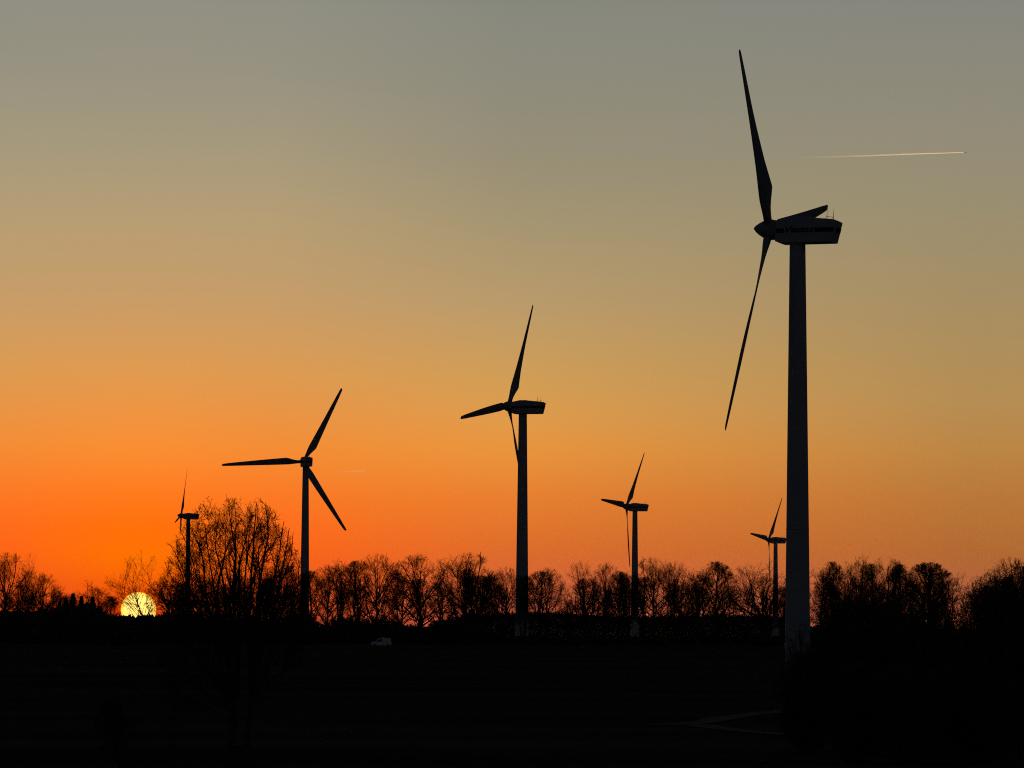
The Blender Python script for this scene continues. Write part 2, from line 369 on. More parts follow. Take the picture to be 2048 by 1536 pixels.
# ------------------------------------------------------------------ trees
def unit(v): return v / np.maximum(np.linalg.norm(v, axis=-1, keepdims=True), 1e-9)
def perp(T):
    ref = np.where(np.abs(T[..., 2:3]) < .85, np.array([0, 0, 1.]), np.array([1., 0, 0]))
    a = unit(np.cross(T, ref)); return a, np.cross(T, a)
def level(P, R, nc, t0, t1, ang, lf, m, jit, trop, rf, rmin, env, rg, fall=.5, taper=.35):
    n = P.shape[1]; Np = P.shape[0]
    Lp = np.linalg.norm(np.diff(P, axis=1), axis=2).sum(1)
    t = t0 + (t1 - t0) * (np.arange(nc)[None] + rg.random((Np, nc))) / nc
    f = t * (n - 1); i = np.minimum(f.astype(int), n - 2); u = (f - i)[..., None]; ar = np.arange(Np)[:, None]
    S = P[ar, i] * (1 - u) + P[ar, i + 1] * u; T = unit(P[ar, i + 1] - P[ar, i]); r0 = (R[ar, i] * (1 - u[..., 0]) + R[ar, i + 1] * u[..., 0])
    a, b_ = perp(T); azm = (np.arange(nc)[None] * 2.4 + rg.random((Np, 1)) * 6.28 + rg.normal(0, .5, (Np, nc)))[..., None]
    an = np.radians(rg.uniform(ang[0], ang[1], (Np, nc)))[..., None]
    d = np.cos(an) * T + np.sin(an) * (np.cos(azm) * a + np.sin(azm) * b_)
    L = Lp[:, None] * lf * (1 - fall * t) * rg.uniform(.7, 1.25, (Np, nc))
    S = S.reshape(-1, 3); d = d.reshape(-1, 3); L = L.ravel(); r0 = r0.ravel()
    if env is not None:
        c_, rad = env; o = (S - c_) / rad; e = d / rad
        A = (e * e).sum(1); B = (o * e).sum(1); Cc = (o * o).sum(1) - 1
        s = (-B + np.sqrt(np.maximum(B * B - A * Cc, 0))) / A
        L = np.minimum(L, s * rg.uniform(.8, 1.12, len(s)))
        ok = (Cc < .1) & (L > .12); S, d, L, r0 = S[ok], d[ok], L[ok], r0[ok]
    st = L / (m - 1); Q = [S]; p = S
    for k in range(m - 1):
        d = unit(d + rg.normal(0, jit, d.shape) + np.array([0, 0, trop]))
        p = p + d * st[:, None]; Q.append(p)
    Q = np.stack(Q, 1); rr = np.maximum(r0 * rf, rmin)[:, None] * np.linspace(1, taper, m)[None]
    return Q, np.maximum(rr, rmin * .6)
def tubes(batches):
    VV, FF, off = [], [], 0
    for P, R, k in batches:
        Nn, n, _ = P.shape
        if Nn == 0: continue
        T = unit(np.gradient(P, axis=1)); a, b_ = perp(T)
        q = np.linspace(0, 2 * math.pi, k, False)
        V = P[:, :, None] + R[:, :, None, None] * (np.cos(q)[None, None, :, None] * a[:, :, None] + np.sin(q)[None, None, :, None] * b_[:, :, None])
        base = (np.arange(Nn)[:, None, None] * n + np.arange(n - 1)[None, :, None]) * k + np.arange(k)[None, None]
        nxt = (np.arange(Nn)[:, None, None] * n + np.arange(n - 1)[None, :, None]) * k + (np.arange(k) + 1)[None, None] % k
        F = np.stack([base, nxt, nxt + k, base + k], -1).reshape(-1, 4)
        VV.append(V.reshape(-1, 3)); FF.append(F + off); off += Nn * n * k
    return np.concatenate(VV), np.concatenate(FF)
def leaves(P, per, size, rg, spread=.08):
    """small leaf or bud faces scattered along twigs, each two crossed quads"""
    Np, n, _ = P.shape
    i = rg.integers(0, n - 1, (Np, per)); u = rg.random((Np, per, 1)); ar = np.arange(Np)[:, None]
    S = (P[ar, i] * (1 - u) + P[ar, i + 1] * u).reshape(-1, 3) + rg.normal(0, spread, (Np * per, 3))
    a = unit(rg.normal(0, 1, S.shape)); b_ = unit(np.cross(a, rg.normal(0, 1, S.shape)))
    sz = (size * rg.uniform(.5, 1.4, len(S)))[:, None]
    V = np.stack([S - a * sz, S + b_ * sz * .45, S + a * sz, S - b_ * sz * .45], 1).reshape(-1, 3)
    return V, np.arange(len(V)).reshape(-1, 4)
def poly(pts, m):
    pts = np.array(pts, float); s = np.r_[0, np.cumsum(np.linalg.norm(np.diff(pts, axis=0), axis=1))]; s /= s[-1]
    q = np.linspace(0, 1, m); return np.stack([np.interp(q, s, pts[:, i]) for i in range(3)], 1)

def make_tree(kind, seed, tw=1.0):
    """returns (trunk mesh, crown mesh, nominal height, nominal width)"""
    rg = np.random.default_rng(seed); h = 18.0
    P0 = dict(oak=dict(tr=.50, n1=13, a1=(32, 75), t0=.32, env=((0, 0, .57), (.38, .38, .45)), lean=.25, r=.42, tp=.10),
              wide=dict(tr=.34, n1=13, a1=(35, 80), t0=.45, env=((0, 0, .56), (.44, .44, .46)), lean=.2, r=.5, tp=.13),
              fan=dict(tr=.30, n1=12, a1=(20, 70), t0=.35, env=((0, 0, .58), (.42, .42, .44)), lean=.2, r=.2, tp=.08),
              tall=dict(tr=.84, n1=20, a1=(22, 52), t0=.18, env=((0, 0, .57), (.22, .22, .45)), lean=.3, r=.27, tp=.12),
              alder=dict(tr=.76, n1=9, a1=(18, 45), t0=.16, env=((0, 0, .56), (.26, .26, .46)), lean=.6, r=.2, tp=.10),
              dense=dict(tr=.86, n1=34, a1=(28, 62), t0=.12, env=((0, 0, .50), (.27, .27, .50)), lean=.15, r=.34, tp=.09),
              sparse=dict(tr=.62, n1=11, a1=(25, 62), t0=.28, env=((0, 0, .60), (.32, .32, .42)), lean=.35, r=.2, tp=.10))[kind]
    env = (np.array(P0['env'][0]) * h, np.array(P0['env'][1]) * h * np.array([1, 1, 1]))
    stems = 1 if kind != 'alder' else 4
    P = []; R = []
    for s_ in range(stems):
        q = rg.uniform(0, 6.28); ln = P0['lean'] * (1 if stems == 1 else 2.6)
        base = np.array([math.cos(q), math.sin(q), 0]) * (.0 if stems == 1 else .5)
        pts = [base + np.array([0, 0, -.4])]
        for z in np.linspace(.12, 1, 7):
            pts.append(base + np.array([math.cos(q), math.sin(q), 0]) * ln * z ** 1.3 * 1.1 + np.array([*rg.normal(0, .16, 2), P0['tr'] * h * z]))
        P.append(poly(pts, 12)); R.append(np.linspace(1, .42, 12) * P0['r'] * np.r_[1.35, 1.1, np.ones(10)])
    P = np.array(P); R = np.array(R)
    L1 = level(P, R, P0['n1'] if stems == 1 else 6, P0['t0'], 1.0, P0['a1'], dict(oak=1.25, wide=1.8, fan=2.4).get(kind, .62), 9, .13, P0['tp'], .62, .05, env, rg, .25 if kind in ('oak', 'wide', 'fan') else .45, .3)
    if stems == 1:   # leader forks at the top
        L1b = level(P, R, 4 if kind in ('oak', 'wide', 'fan', 'sparse') else 2, .9, 1.0, (8, 32), 1.2 if kind in ('oak', 'wide', 'fan') else .45, 9, .1, .05, .75, .06, env, rg, 0, .3)
        L1 = (np.concatenate([L1[0], L1b[0]]), np.concatenate([L1[1], L1b[1]]))
    dn = dict(sparse=.8, fan=.9, dense=1.15).get(kind, 1.0)
    L2 = level(*L1, int(7 * dn), .2, 1.0, (25, 60), .62, 7, .13, .06, .6, .04, env, rg, .45, .35)
    def prune(L, lo, hi):
        rho = np.linalg.norm((L[0][:, -1] - env[0]) / env[1], axis=1); k = rho > rg.uniform(lo, hi, len(rho)); return L[0][k], L[1][k]
    L3 = level(*L2, int(6 * dn), .15, 1.0, (25, 55), .62, 5, .15, .05, .6, .024 * tw, env, rg, .4, .4)
    L3 = prune(L3, .15, .75)
    L4 = level(*L3, int(5 * dn), .12, 1.0, (20, 50), .6, 4, .16, .04, .6, .012 * tw, env, rg, .4, .5)
    L4 = prune(L4, .2, .85)
    L5 = level(*L4, 3, .2, 1.0, (20, 45), .8, 3, .16, .05, .7, .0075 * tw, None, rg, .3, .6)
    Vt, Ft = tubes([(P, R, 8), (*L1, 6)]); Vc, Fc = tubes([(*L2, 4), (*L3, 3), (*L4, 3), (*L5, 3)])
    q = L4[0].reshape(-1, 3)
    wdt = np.percentile(q[:, 0], 98) - np.percentile(q[:, 0], 2); top = np.percentile(q[:, 2], 99.5)
    return mesh_np('trunk', Vt, Ft, True, None), mesh_np('crown', Vc, Fc), top, wdt
def make_bush(seed, h=4.0, wd=5.0, stems=14, leafy=0, tw=1.0, dens=1.0, size=.07):
    rg = np.random.default_rng(seed); P = []; R = []
    for s_ in range(stems):
        q = rg.uniform(0, 6.28); rr = rg.random() ** .45
        out = np.array([math.cos(q), math.sin(q), 0]); b0 = out * wd * .12 * rr
        tip = out * wd * .42 * rr + np.array([0, 0, h * (1 - .3 * rr ** 2.5) * rg.uniform(.82, 1.0)])
        pts = [b0 - np.array([0, 0, .3]), b0 + (tip - b0) * np.array([.25, .25, .4]), b0 + (tip - b0) * np.array([.6, .6, .75]), tip]
        pp = poly(pts, 8); pp[1:] += rg.normal(0, .035 * h / 4, (7, 3)); P.append(pp); R.append(np.linspace(1, .3, 8) * rg.uniform(.03, .06) * h / 4)
    P = np.array(P); R = np.array(R)
    env = (np.array([0, 0, h * .5]), np.array([wd * .55, wd * .55, h * .56]))
    L2 = level(P, R, int(9 * dens), .08, 1, (25, 65), .42, 6, .16, .08, .6, .014 * tw, env, rg, .4, .4)
    L3 = level(*L2, int(7 * dens), .1, 1, (25, 65), .55, 5, .18, .06, .6, .011 * tw, env, rg, .4, .5)
    L4 = level(*L3, int(5 * dens), .1, 1, (25, 60), .6, 3, .18, .05, .7, .009 * tw, None, rg, .3, .6)
    Vt, Ft = tubes([(P, R, 6)]); Vc, Fc = tubes([(*L2, 4), (*L3, 3), (*L4, 3)])
    lm = None
    if leafy: lm = mesh_np('foliage', *leaves(L4[0], leafy, size, rg))
    return mesh_np('stem', Vt, Ft, True), mesh_np('branches', Vc, Fc), lm
def make_spruce(seed):
    rg = np.random.default_rng(seed); h = 11.0
    Pt = np.array([poly([(0, 0, -.3), (rg.normal(0, .05), 0, h * .5), (0, 0, h)], 8)]); Rt = np.linspace(.17, .02, 8)[None]
    zs = np.linspace(.04, .99, 150) * h; q = np.arange(150) * 2.4 + rg.normal(0, .3, 150)
    Ln = (2.3 * (1 - zs / h) ** 1.1 + .04) * rg.uniform(.75, 1.2, 150)
    d = np.stack([np.cos(q), np.sin(q), np.full(150, .12)], 1); S = np.stack([0 * zs, 0 * zs, zs], 1)
    P = np.stack([S + d * (Ln * u)[:, None] - np.array([0, 0, 1]) * (.22 * Ln * u ** 1.6)[:, None] for u in np.linspace(0, 1, 6)], 1)
    R = np.linspace(.035, .012, 6)[None] * np.ones((150, 1))
    L2 = level(P, R, 12, .1, 1, (40, 70), .33, 4, .1, -.05, .7, .012, None, rg, .5, .6)
    Vl, Fl = leaves(L2[0], 9, .13, rg, .05); Vc, Fc = tubes([(P, R, 4), (*L2, 3)])
    Vt, Ft = tubes([(Pt, Rt, 7)])
    return mesh_np('trunk', Vt, Ft, True), mesh_np('crown', np.concatenate([Vc, Vl]), np.concatenate([Fc, Fl + len(Vc)])), h
PROTO = {}
for k_, (kind, seed) in {'oakA': ('oak', 1), 'oakB': ('oak', 2), 'oakC': ('oak', 3), 'wideA': ('wide', 4), 'wideB': ('wide', 5), 'tallA': ('tall', 6), 'tallB': ('tall', 7),
                         'alderA': ('alder', 8), 'alderB': ('alder', 9), 'denseA': ('dense', 10), 'sparseA': ('sparse', 12), 'sparseB': ('sparse', 13), 'fanA': ('fan', 15), 'fanB': ('fan', 16)}.items():
    PROTO[k_] = make_tree(kind, seed, 1.0)
def place_tree(key, px, topy, wpx, D, label, group='bare trees in the row across the field'):
    tm, cm, h0, w0 = PROTO[key]
    x = xat(px, D); z = float(gz(x, D)); H = at(px, topy, D)[2] - z; W = wpx * 1.1 / FPX * D
    r = empty('deciduous_tree', (x, D, z), rng.uniform(0, 6.28), (W / w0, W / w0, H / h0))
    r.rotation_euler[2] = float(rng.choice([0, math.pi])) + rng.uniform(-.3, .3)
    tag(r, label, 'tree', group)
    link('trunk', tm, M_BARK, r); link('crown', cm, M_TWIG, r)
    return r
ROW = [
    ('oakA', 8, 1108, 95, 0, 'bare tree cut off by the left edge of the photo'),
    ('fanB', 50, 1112, 85, 3, 'tall bare tree second from the left edge'),
    ('oakB', 84, 1148, 70, -4, 'rounded bare tree right of the two tallest at the left edge'),
    ('sparseA', 112, 1172, 45, 4, 'small bare tree touching the left side of the spruce clump'),
    ('sparseB', 176, 1160, 60, 12, 'airy bare tree rising behind the spruces left of the sun'),
    ('tallB', 218, 1192, 40, 2, 'thin bare tree between the spruces and the sun'),
    ('fanA', 284, 1112, 125, 0, 'wide bare tree whose trunk crosses the disc of the sun'),
    ('oakC', 338, 1152, 80, 6, 'dense bare tree right of the sun behind the edge of the big bare tree'),
    ('alderA', 385, 1165, 60, -6, 'bare tree low behind the left half of the big bare tree'),
    ('oakB', 425, 1158, 80, 5, 'rounded bare tree behind the left stems of the big bare tree'),
    ('alderB', 472, 1162, 60, 0, 'narrow bare tree straight behind the twin trunks'),
    ('oakA', 520, 1155, 85, 8, 'broad bare tree behind the right half of the big bare tree'),
    ('oakC', 566, 1128, 80, -3, 'bare tree at the right edge of the big bare tree crown'),
    ('tallB', 622, 1142, 60, 4, 'bare tree just right of the tower of the turbine seen from behind'),
    ('oakB', 655, 1132, 80, -2, 'rounded bare tree second to the right of the turbine seen from behind'),
    ('alderB', 680, 1124, 62, 10, 'pale thin topped bare tree a little left of the van'),
    ('tallA', 714, 1122, 62, 0, 'upright bare tree directly left of the tall round tree by the van'),
    ('oakC', 750, 1110, 100, -4, 'tall round bare tree with a thick trunk standing behind the van'),
    ('sparseA', 794, 1130, 62, 6, 'slim bare tree between the two thick trunked trees right of the van'),
    ('oakB', 841, 1111, 125, -5, 'broad bare tree with a forked thick trunk and a window of sky at its foot'),
    ('sparseB', 886, 1132, 62, 8, 'open bare tree between two broad round crowns'),
    ('oakA', 930, 1109, 128, -3, 'widest flat topped bare tree left of the middle turbine'),
    ('alderA', 956, 1136, 60, 5, 'bare tree in the shade of the widest flat topped crown'),
    ('tallB', 984, 1150, 48, 0, 'low narrow bare tree two to the left of the middle turbine'),
    ('oakC', 1010, 1136, 74, -4, 'bare tree touching the left side of the middle turbine tower'),
    ('tallA', 1050, 1152, 44, -10, 'thin bare tree standing in front of the middle turbine tower'),
    ('oakB', 1092, 1138, 78, 2, 'bare tree just right of the middle turbine with a high clump of twigs'),
    ('alderB', 1136, 1196, 44, -4, 'small bent bare tree in the gap right of the middle turbine'),
    ('wideA', 1172, 1126, 92, 0, 'spreading bare tree whose left limbs reach into the gap'),
    ('oakB', 1214, 1128, 66, -5, 'pointed bare tree left of the small distant turbine'),
    ('tallA', 1239, 1143, 46, 4, 'slim bare tree second to the left of the small distant turbine tower'),
    ('alderA', 1262, 1146, 46, 6, 'slim bare tree touching the small distant turbine tower'),
    ('oakA', 1308, 1118, 96, -3, 'large bare tree right of the small distant turbine tower'),
    ('oakC', 1352, 1126, 84, 3, 'dense bare tree midway between the small turbine and the large tower'),
    ('alderB', 1392, 1144, 64, -2, 'bare tree left of the ragged tall one'),
    ('tallB', 1431, 1124, 74, 0, 'ragged tall bare tree with upright branches left of the wide low forked tree'),
    ('sparseA', 1466, 1150, 50, 8, 'thin bare tree tucked against the wide low forked tree'),
    ('wideB', 1527, 1128, 132, -8, 'wide bare tree forking low down, left of the large tower'),
    ('tallA', 1585, 1150, 44, 3, 'bare tree hidden mostly by the large tower'),
    ('alderA', 1636, 1142, 62, 0, 'bare tree touching the right side of the large tower'),
    ('tallB', 1664, 1124, 56, -4, 'narrow bare tree second to the right of the large tower'),
    ('sparseB', 1697, 1124, 60, 5, 'bare tree third to the right of the large tower'),
    ('alderB', 1722, 1116, 58, 0, 'tallest thin topped bare tree right of the large tower'),
    ('tallA', 1748, 1128, 50, -3, 'bare tree left of the twin topped one at the right'),
    ('alderA', 1772, 1120, 62, 4, 'twin topped bare tree right of the large tower'),
    ('tallB', 1802, 1130, 56, 0, 'bare tree left of the dense pointed one'),
    ('denseA', 1858, 1126, 92, -5, 'dense dark pointed bare tree at the right'),
    ('sparseA', 1905, 1146, 70, 6, 'leaning open bare tree right of the dense pointed one'),
    ('sparseB', 1950, 1152, 56, 12, 'faint thin bare tree beside the gap at the right'),
    ('alderB', 1984, 1140, 62, 0, 'bare tree left of the round one near the right edge'),
    ('oakC', 2018, 1117, 100, -3, 'round bare tree near the right edge of the photo'),
    ('oakA', 2056, 1122, 80, 2, 'bare tree cut off by the right edge of the photo'),
]
for key, px, topy, wpx, dd, label in ROW: place_tree(key, px, topy, wpx, 862 + dd, label)
# thin trees of the rear row, nothing tells one from another
fill = rng.permutation(np.linspace(-10, 2060, 52))
for px in fill:
    if 605 < px < 640 or 215 < px < 330 or 1105 < px < 1150 or 1930 < px < 1965 or 725 < px < 745: continue
    key = str(rng.choice(['tallA', 'alderA', 'sparseA', 'oakA', 'oakB', 'oakC']))
    top = rng.uniform(1142, 1176) + (12 if px < 260 else 0)
    place_tree(key, px + rng.uniform(-8, 8), top, rng.uniform(62, 88) if key[:3] == 'oak' else rng.uniform(42, 62), 862 + rng.uniform(18, 60),
               'lower bare tree filling a gap behind the larger trees of the row', 'lower trees behind the row across the field')
# spruces left of the sun
SPR = [make_spruce(31), make_spruce(32)]
for i, (px, top, lab) in enumerate([(131, 1195, 'dark spruce at the left end of the little spruce clump'), (145, 1187, 'dark spruce with the highest pointed tip in the clump left of the sun'),
                    (162, 1192, 'dark spruce in the middle of the clump left of the sun'), (184, 1193, 'dark spruce nearest the sun in the clump'),
                    (118, 1204, 'low dark spruce beside the bare trees at the far left'), (173, 1204, 'short dark spruce squeezed between two taller ones left of the sun'), (201, 1212, 'smallest dark spruce, last before the sun')]):
    tm, cm, h0 = SPR[i % 2]; D = 858 + 4 * (i % 3); x = xat(px, D); z = float(gz(x, D)); s = (at(px, top, D)[2] - z) / h0
    r = empty('spruce_tree', (x, D, z), rng.uniform(0, 6.28), (s * 1.9, s * 1.9, s)); tag(r, lab, 'spruce', 'spruces left of the sun')
    link('trunk', tm, M_BARK, r); link('crown', cm, M_NEEDLE, r)
# undergrowth along the row
UB = [make_bush(s, 4.0, 6.0, 16, 2, 1.3, 1.0, .10) for s in (41, 42, 43, 44)]
def hedge(x0, x1, step, y0, y1, hlo, hhi, label, group):
    for px in np.arange(x0, x1, step):
        sm, bm, lm = UB[int(rng.integers(4))]; D = rng.uniform(y0, y1); p_ = px + rng.uniform(-.4, .4) * step
        x = xat(p_, D); s = rng.uniform(hlo, hhi) / 4.0
        if 620 < p_ < 670 or 715 < p_ < 752 or 785 < p_ < 872: s = min(s, rng.uniform(.8, 1.15))
        r = empty('bush', (x, D, float(gz(x, D))), rng.uniform(0, 6.28), (max(s, .8) * rng.uniform(.9, 1.2), max(s, .8) * 1.1, s))
        tag(r, label, 'bush', group)
        link('stem', sm, M_BARK, r); link('branches', bm, M_TWIG, r); link('foliage', lm, M_LEAF, r)
hedge(-20, 215, 13, 800, 875, 5.2, 7.6, 'tall black bush in the solid hedge below the trees at the far left', 'hedge at the far left')
hedge(205, 330, 12, 800, 872, 2.8, 4.4, 'low bush on the field edge beneath the setting sun', 'bushes beneath the sun')
hedge(325, 625, 13, 815, 878, 4.5, 7.0, 'scrubby bush in the thicket seen through the big bare tree', 'thicket behind the big bare tree')
hedge(620, 960, 10, 842, 872, 3.4, 6.4, 'low bush under the round trees behind the white van', 'undergrowth behind the van')
hedge(955, 1620, 18, 842, 880, 1.2, 2.4, 'low scrub at the feet of the trees right of the middle turbine', 'scrub right of the middle turbine')
hedge(1620, 2070, 20, 852, 880, 2.0, 4.5, 'bush at the foot of the row behind the right-hand bushes', 'undergrowth behind the right-hand bushes')

# far wood on the horizon
def wood(name, px0, px1, D, topy, nrow, rg, label):
    x0, x1 = xat(px0, D), xat(px1, D)
    VV, FF = [], []; off = 0
    for row in range(nrow):
        xs_ = np.arange(x0, x1, 1.9); xs_ = xs_ + rg.uniform(-.9, .9, len(xs_))
        for x in xs_:
            y = D + row * 9 + rg.uniform(-3, 3); z0 = float(gz(x, y)) - .5
            zt = at((px0 + px1) / 2, topy, D)[2] + rg.normal(0, .45) - (1 if rg.random() < .2 else 0) + 1.1 * math.sin(x * .05) + .9 * math.sin(x * .021 + 2)
            H = zt - z0; r = rg.uniform(3, 4.6)
            k = 7; q = np.linspace(0, 6.283, k, False) + rg.random()
            for h0_, h1_ in ((-.5, .78),):       # the solid inner part of the crown
                V = np.vstack([np.column_stack([x + np.cos(q) * r * f_, y + np.sin(q) * r * f_, np.full(k, z0 + H * h_)]) for h_, f_ in ((0, .85), (h1_, .35))])
                VV.append(V); FF += [tri for i in range(k) for tri in ((off + i, off + (i + 1) % k, off + k + i), (off + (i + 1) % k, off + k + (i + 1) % k, off + k + i))]; off += 2 * k
            for (b0, b1, rr) in ((.0, .0, 1.0), (.25, .25, 1.0), (.5, .5, .9), (.75, .75, .55)):
                jag = rg.uniform(.7, 1.25, k)
                V = np.column_stack([x + np.cos(q) * r * rr * jag, y + np.sin(q) * r * rr * jag, z0 + H * b0 + rg.uniform(-.4, .4, k)])
                V = np.vstack([V, [x, y, z0 + H * (b0 + .42 if b0 < .6 else 1.0)]])
                VV.append(V); FF += [(off + i, off + (i + 1) % k, off + k) for i in range(k)]; off += k + 1
    o = link(name, mesh_np(name, np.vstack(VV), np.array(FF)), M_NEEDLE)
    return tag(o, label, 'wood', None, 'stuff')
wood('distant_wood', 925, 1612, 3000, 1228, 6, np.random.default_rng(5), 'far wood with a level top beyond the turbines')
wood('distant_wood', -80, 400, 2650, 1228, 4, np.random.default_rng(6), 'far wood under the setting sun')

# ------------------------------------------------------------------ the big bare tree in the foreground, left
def near_tree():
    D = 175.0; rg = np.random.default_rng(77)
    base = groundp = at(478, 1500, D); base[2] = gz(base[0], D)
    root = empty('deciduous_tree', tuple(base)); tag(root, 'big bare tree with twin trunks and a wide fan of limbs in the left foreground', 'tree')
    def pt(px, py, dy=0): return at(px, py, D + dy) * np.array([1, 1, 1]) - base
    T1 = [pt(484, 1600), pt(466, 1536, 0), pt(464, 1470, 0), pt(468, 1415, 0)]
    T2 = [pt(486, 1600), pt(491, 1536, .3), pt(495, 1470, .3), pt(502, 1415, .3)]
    T1[0][2] = T2[0][2] = -.4
    trunks = np.array([poly(T1, 10), poly(T2, 10)]); tr_r = np.array([np.linspace(.23, .17, 10), np.linspace(.19, .13, 10)])
    limbs = [  # picture points from the fork outward, depth offset at the tip, base radius
        ([(466, 1425), (410, 1388), (361, 1334), (325, 1290), (302, 1258)], -2, .08),
        ([(455, 1400), (425, 1350), (397, 1300), (349, 1240), (318, 1180)], 1.5, .085),
        ([(440, 1372), (415, 1319), (397, 1283), (350, 1215), (326, 1150)], -2.5, .06),
        ([(467, 1415), (440, 1330), (414, 1180), (409, 1113), (386, 1050)], 2, .10),
        ([(462, 1400), (430, 1290), (385, 1190), (362, 1120), (345, 1085)], 3, .08),
        ([(468, 1415), (456, 1300), (448, 1170), (431, 1090), (438, 1030)], -1.5, .10),
        ([(469, 1412), (470, 1300), (470, 1150), (474, 1108), (461, 1020)], 1, .12),
        ([(475, 1400), (480, 1260), (476, 1130), (492, 1060), (498, 1004)], -2.5, .09),
        ([(502, 1415), (500, 1300), (502, 1143), (509, 1080), (512, 1000)], 2.2, .11),
        ([(502, 1418), (511, 1300), (528, 1143), (541, 1080), (537, 1008)], 0, .12),
        ([(505, 1410), (520, 1300), (548, 1180), (562, 1100), (570, 1035)], -2, .09),
        ([(503, 1400), (530, 1290), (560, 1180), (584, 1118), (590, 1062)], 2.5, .08),
        ([(502, 1420), (535, 1330), (572, 1240), (592, 1180), (598, 1120)], -1, .075),
        ([(500, 1425), (545, 1370), (585, 1310), (604, 1260), (610, 1215)], 1.5, .055),
        ([(466, 1410), (450, 1280), (436, 1180), (455, 1090), (478, 1040)], 3.5, .08),
        ([(503, 1405), (512, 1280), (520, 1180), (515, 1100), (540, 1045)], 3.8, .08),
        ([(500, 1400), (505, 1290), (490, 1190), (520, 1120), (556, 1070)], -3.5, .08),
        ([(466, 1415), (452, 1320), (420, 1230), (400, 1160), (402, 1070)], -3.8, .08),
        ([(458, 1405), (425, 1320), (380, 1210), (352, 1130), (352, 1078)], -3, .07),
        ([(464, 1410), (440, 1320), (408, 1220), (385, 1120), (368, 1062)], 0, .08),
        ([(466, 1412), (455, 1310), (435, 1200), (420, 1100), (412, 1036)], 3, .08),
        ([(470, 1410), (470, 1310), (462, 1210), (472, 1100), (470, 1014)], -3.5, .08),
        ([(501, 1412), (498, 1310), (486, 1200), (490, 1100), (525, 1012)], 3.2, .08),
        ([(504, 1412), (524, 1300), (556, 1190), (578, 1090), (583, 1048)], 0, .08),
        ([(504, 1416), (530, 1330), (566, 1250), (590, 1190), (604, 1150)], 3.2, .06),
        ([(460, 1420), (420, 1350), (380, 1300), (345, 1262), (322, 1215)], 3.5, .06),
        ([(464, 1405), (438, 1310), (395, 1230), (350, 1170), (330, 1118)], -4, .06),
        ([(462, 1440), (420, 1420), (375, 1400), (340, 1370), (312, 1335)], .5, .045),
    ]
    P = []; R = []
    for pts, dy, r in limbs:
        pts = [(a_, b_ + (6 if j_ == 4 else 0)) for j_, (a_, b_) in enumerate(pts)]
        q = [pt(px, py, dy * (i / 4) ** .8) for i, (px, py) in enumerate(pts)]
        pp = poly(q, 14); pp[2:] += np.cumsum(rg.normal(0, .022, (12, 3)), 0)
        P.append(pp); R.append(np.linspace(1, .16, 14) * r)
    P = np.array(P); R = np.array(R)
    c_ = pt(461, 1232); env = (c_, np.array([3.65, 5.3, 5.85]))
    def prune(L, lo, hi):
        rho = np.linalg.norm((L[0][:, -1] - env[0]) / env[1], axis=1); k = rho > rg.uniform(lo, hi, len(rho)); return L[0][k], L[1][k]
    L2 = level(P, R, 13, .25, 1, (22, 58), .36, 8, .1, .05, .6, .013, env, rg, .55, .3)
    L3 = level(*L2, 7, .12, 1, (20, 52), .55, 6, .12, .045, .6, .008, env, rg, .4, .4)
    L3 = prune(L3, .1, .9)
    L4 = level(*L3, 5, .12, 1, (20, 52), .6, 5, .13, .04, .62, .0055, env, rg, .35, .6)
    L4 = prune(L4, .2, .95)
    L5 = level(*L4, 3, .15, 1, (20, 50), .6, 3, .13, .04, .7, .0045, None, rg, .3, .7)
    link('trunk', mesh_np('trunk', *tubes([(trunks, tr_r, 14), (P, R, 9)]), True), M_BARK, root)
    link('crown', mesh_np('crown', *tubes([(*L2, 5), (*L3, 4), (*L4, 3), (*L5, 3)])), M_TWIG, root)
    sub = L5[0][rg.random(len(L5[0])) < .25]
    link('buds', mesh_np('buds', *leaves(sub, 2, .03, rg, .015)), M_LEAF, root)
near_tree()

# saplings and bushes in the near left corner
for i, (px, top, D, wpx, lab) in enumerate([(250, 1395, 190, 90, 'slender bare sapling low in the left foreground'), (352, 1352, 200, 60, 'thin bare sapling between the big tree and the sun')]):
    x = xat(px, D); z = float(gz(x, D)); H = at(px, top, D)[2] - z
    if i < 2:
        tm, cm, h0, w0 = PROTO['sparseA' if i else 'alderA']; W = wpx / FPX * D
        r = empty('sapling', (x, D, z), 1.3 * i, (W / w0, W / w0, H / h0)); tag(r, lab, 'sapling'); link('trunk', tm, M_BARK, r); link('crown', cm, M_TWIG, r)
    else:
        sm, bm, lm = UB[0]; r = empty('bush', (x, D, z), 0, (.65, .65, H / 4)); tag(r, lab, 'bush')
        link('stem', sm, M_BARK, r); link('branches', bm, M_TWIG, r); link('foliage', lm, M_LEAF, r)

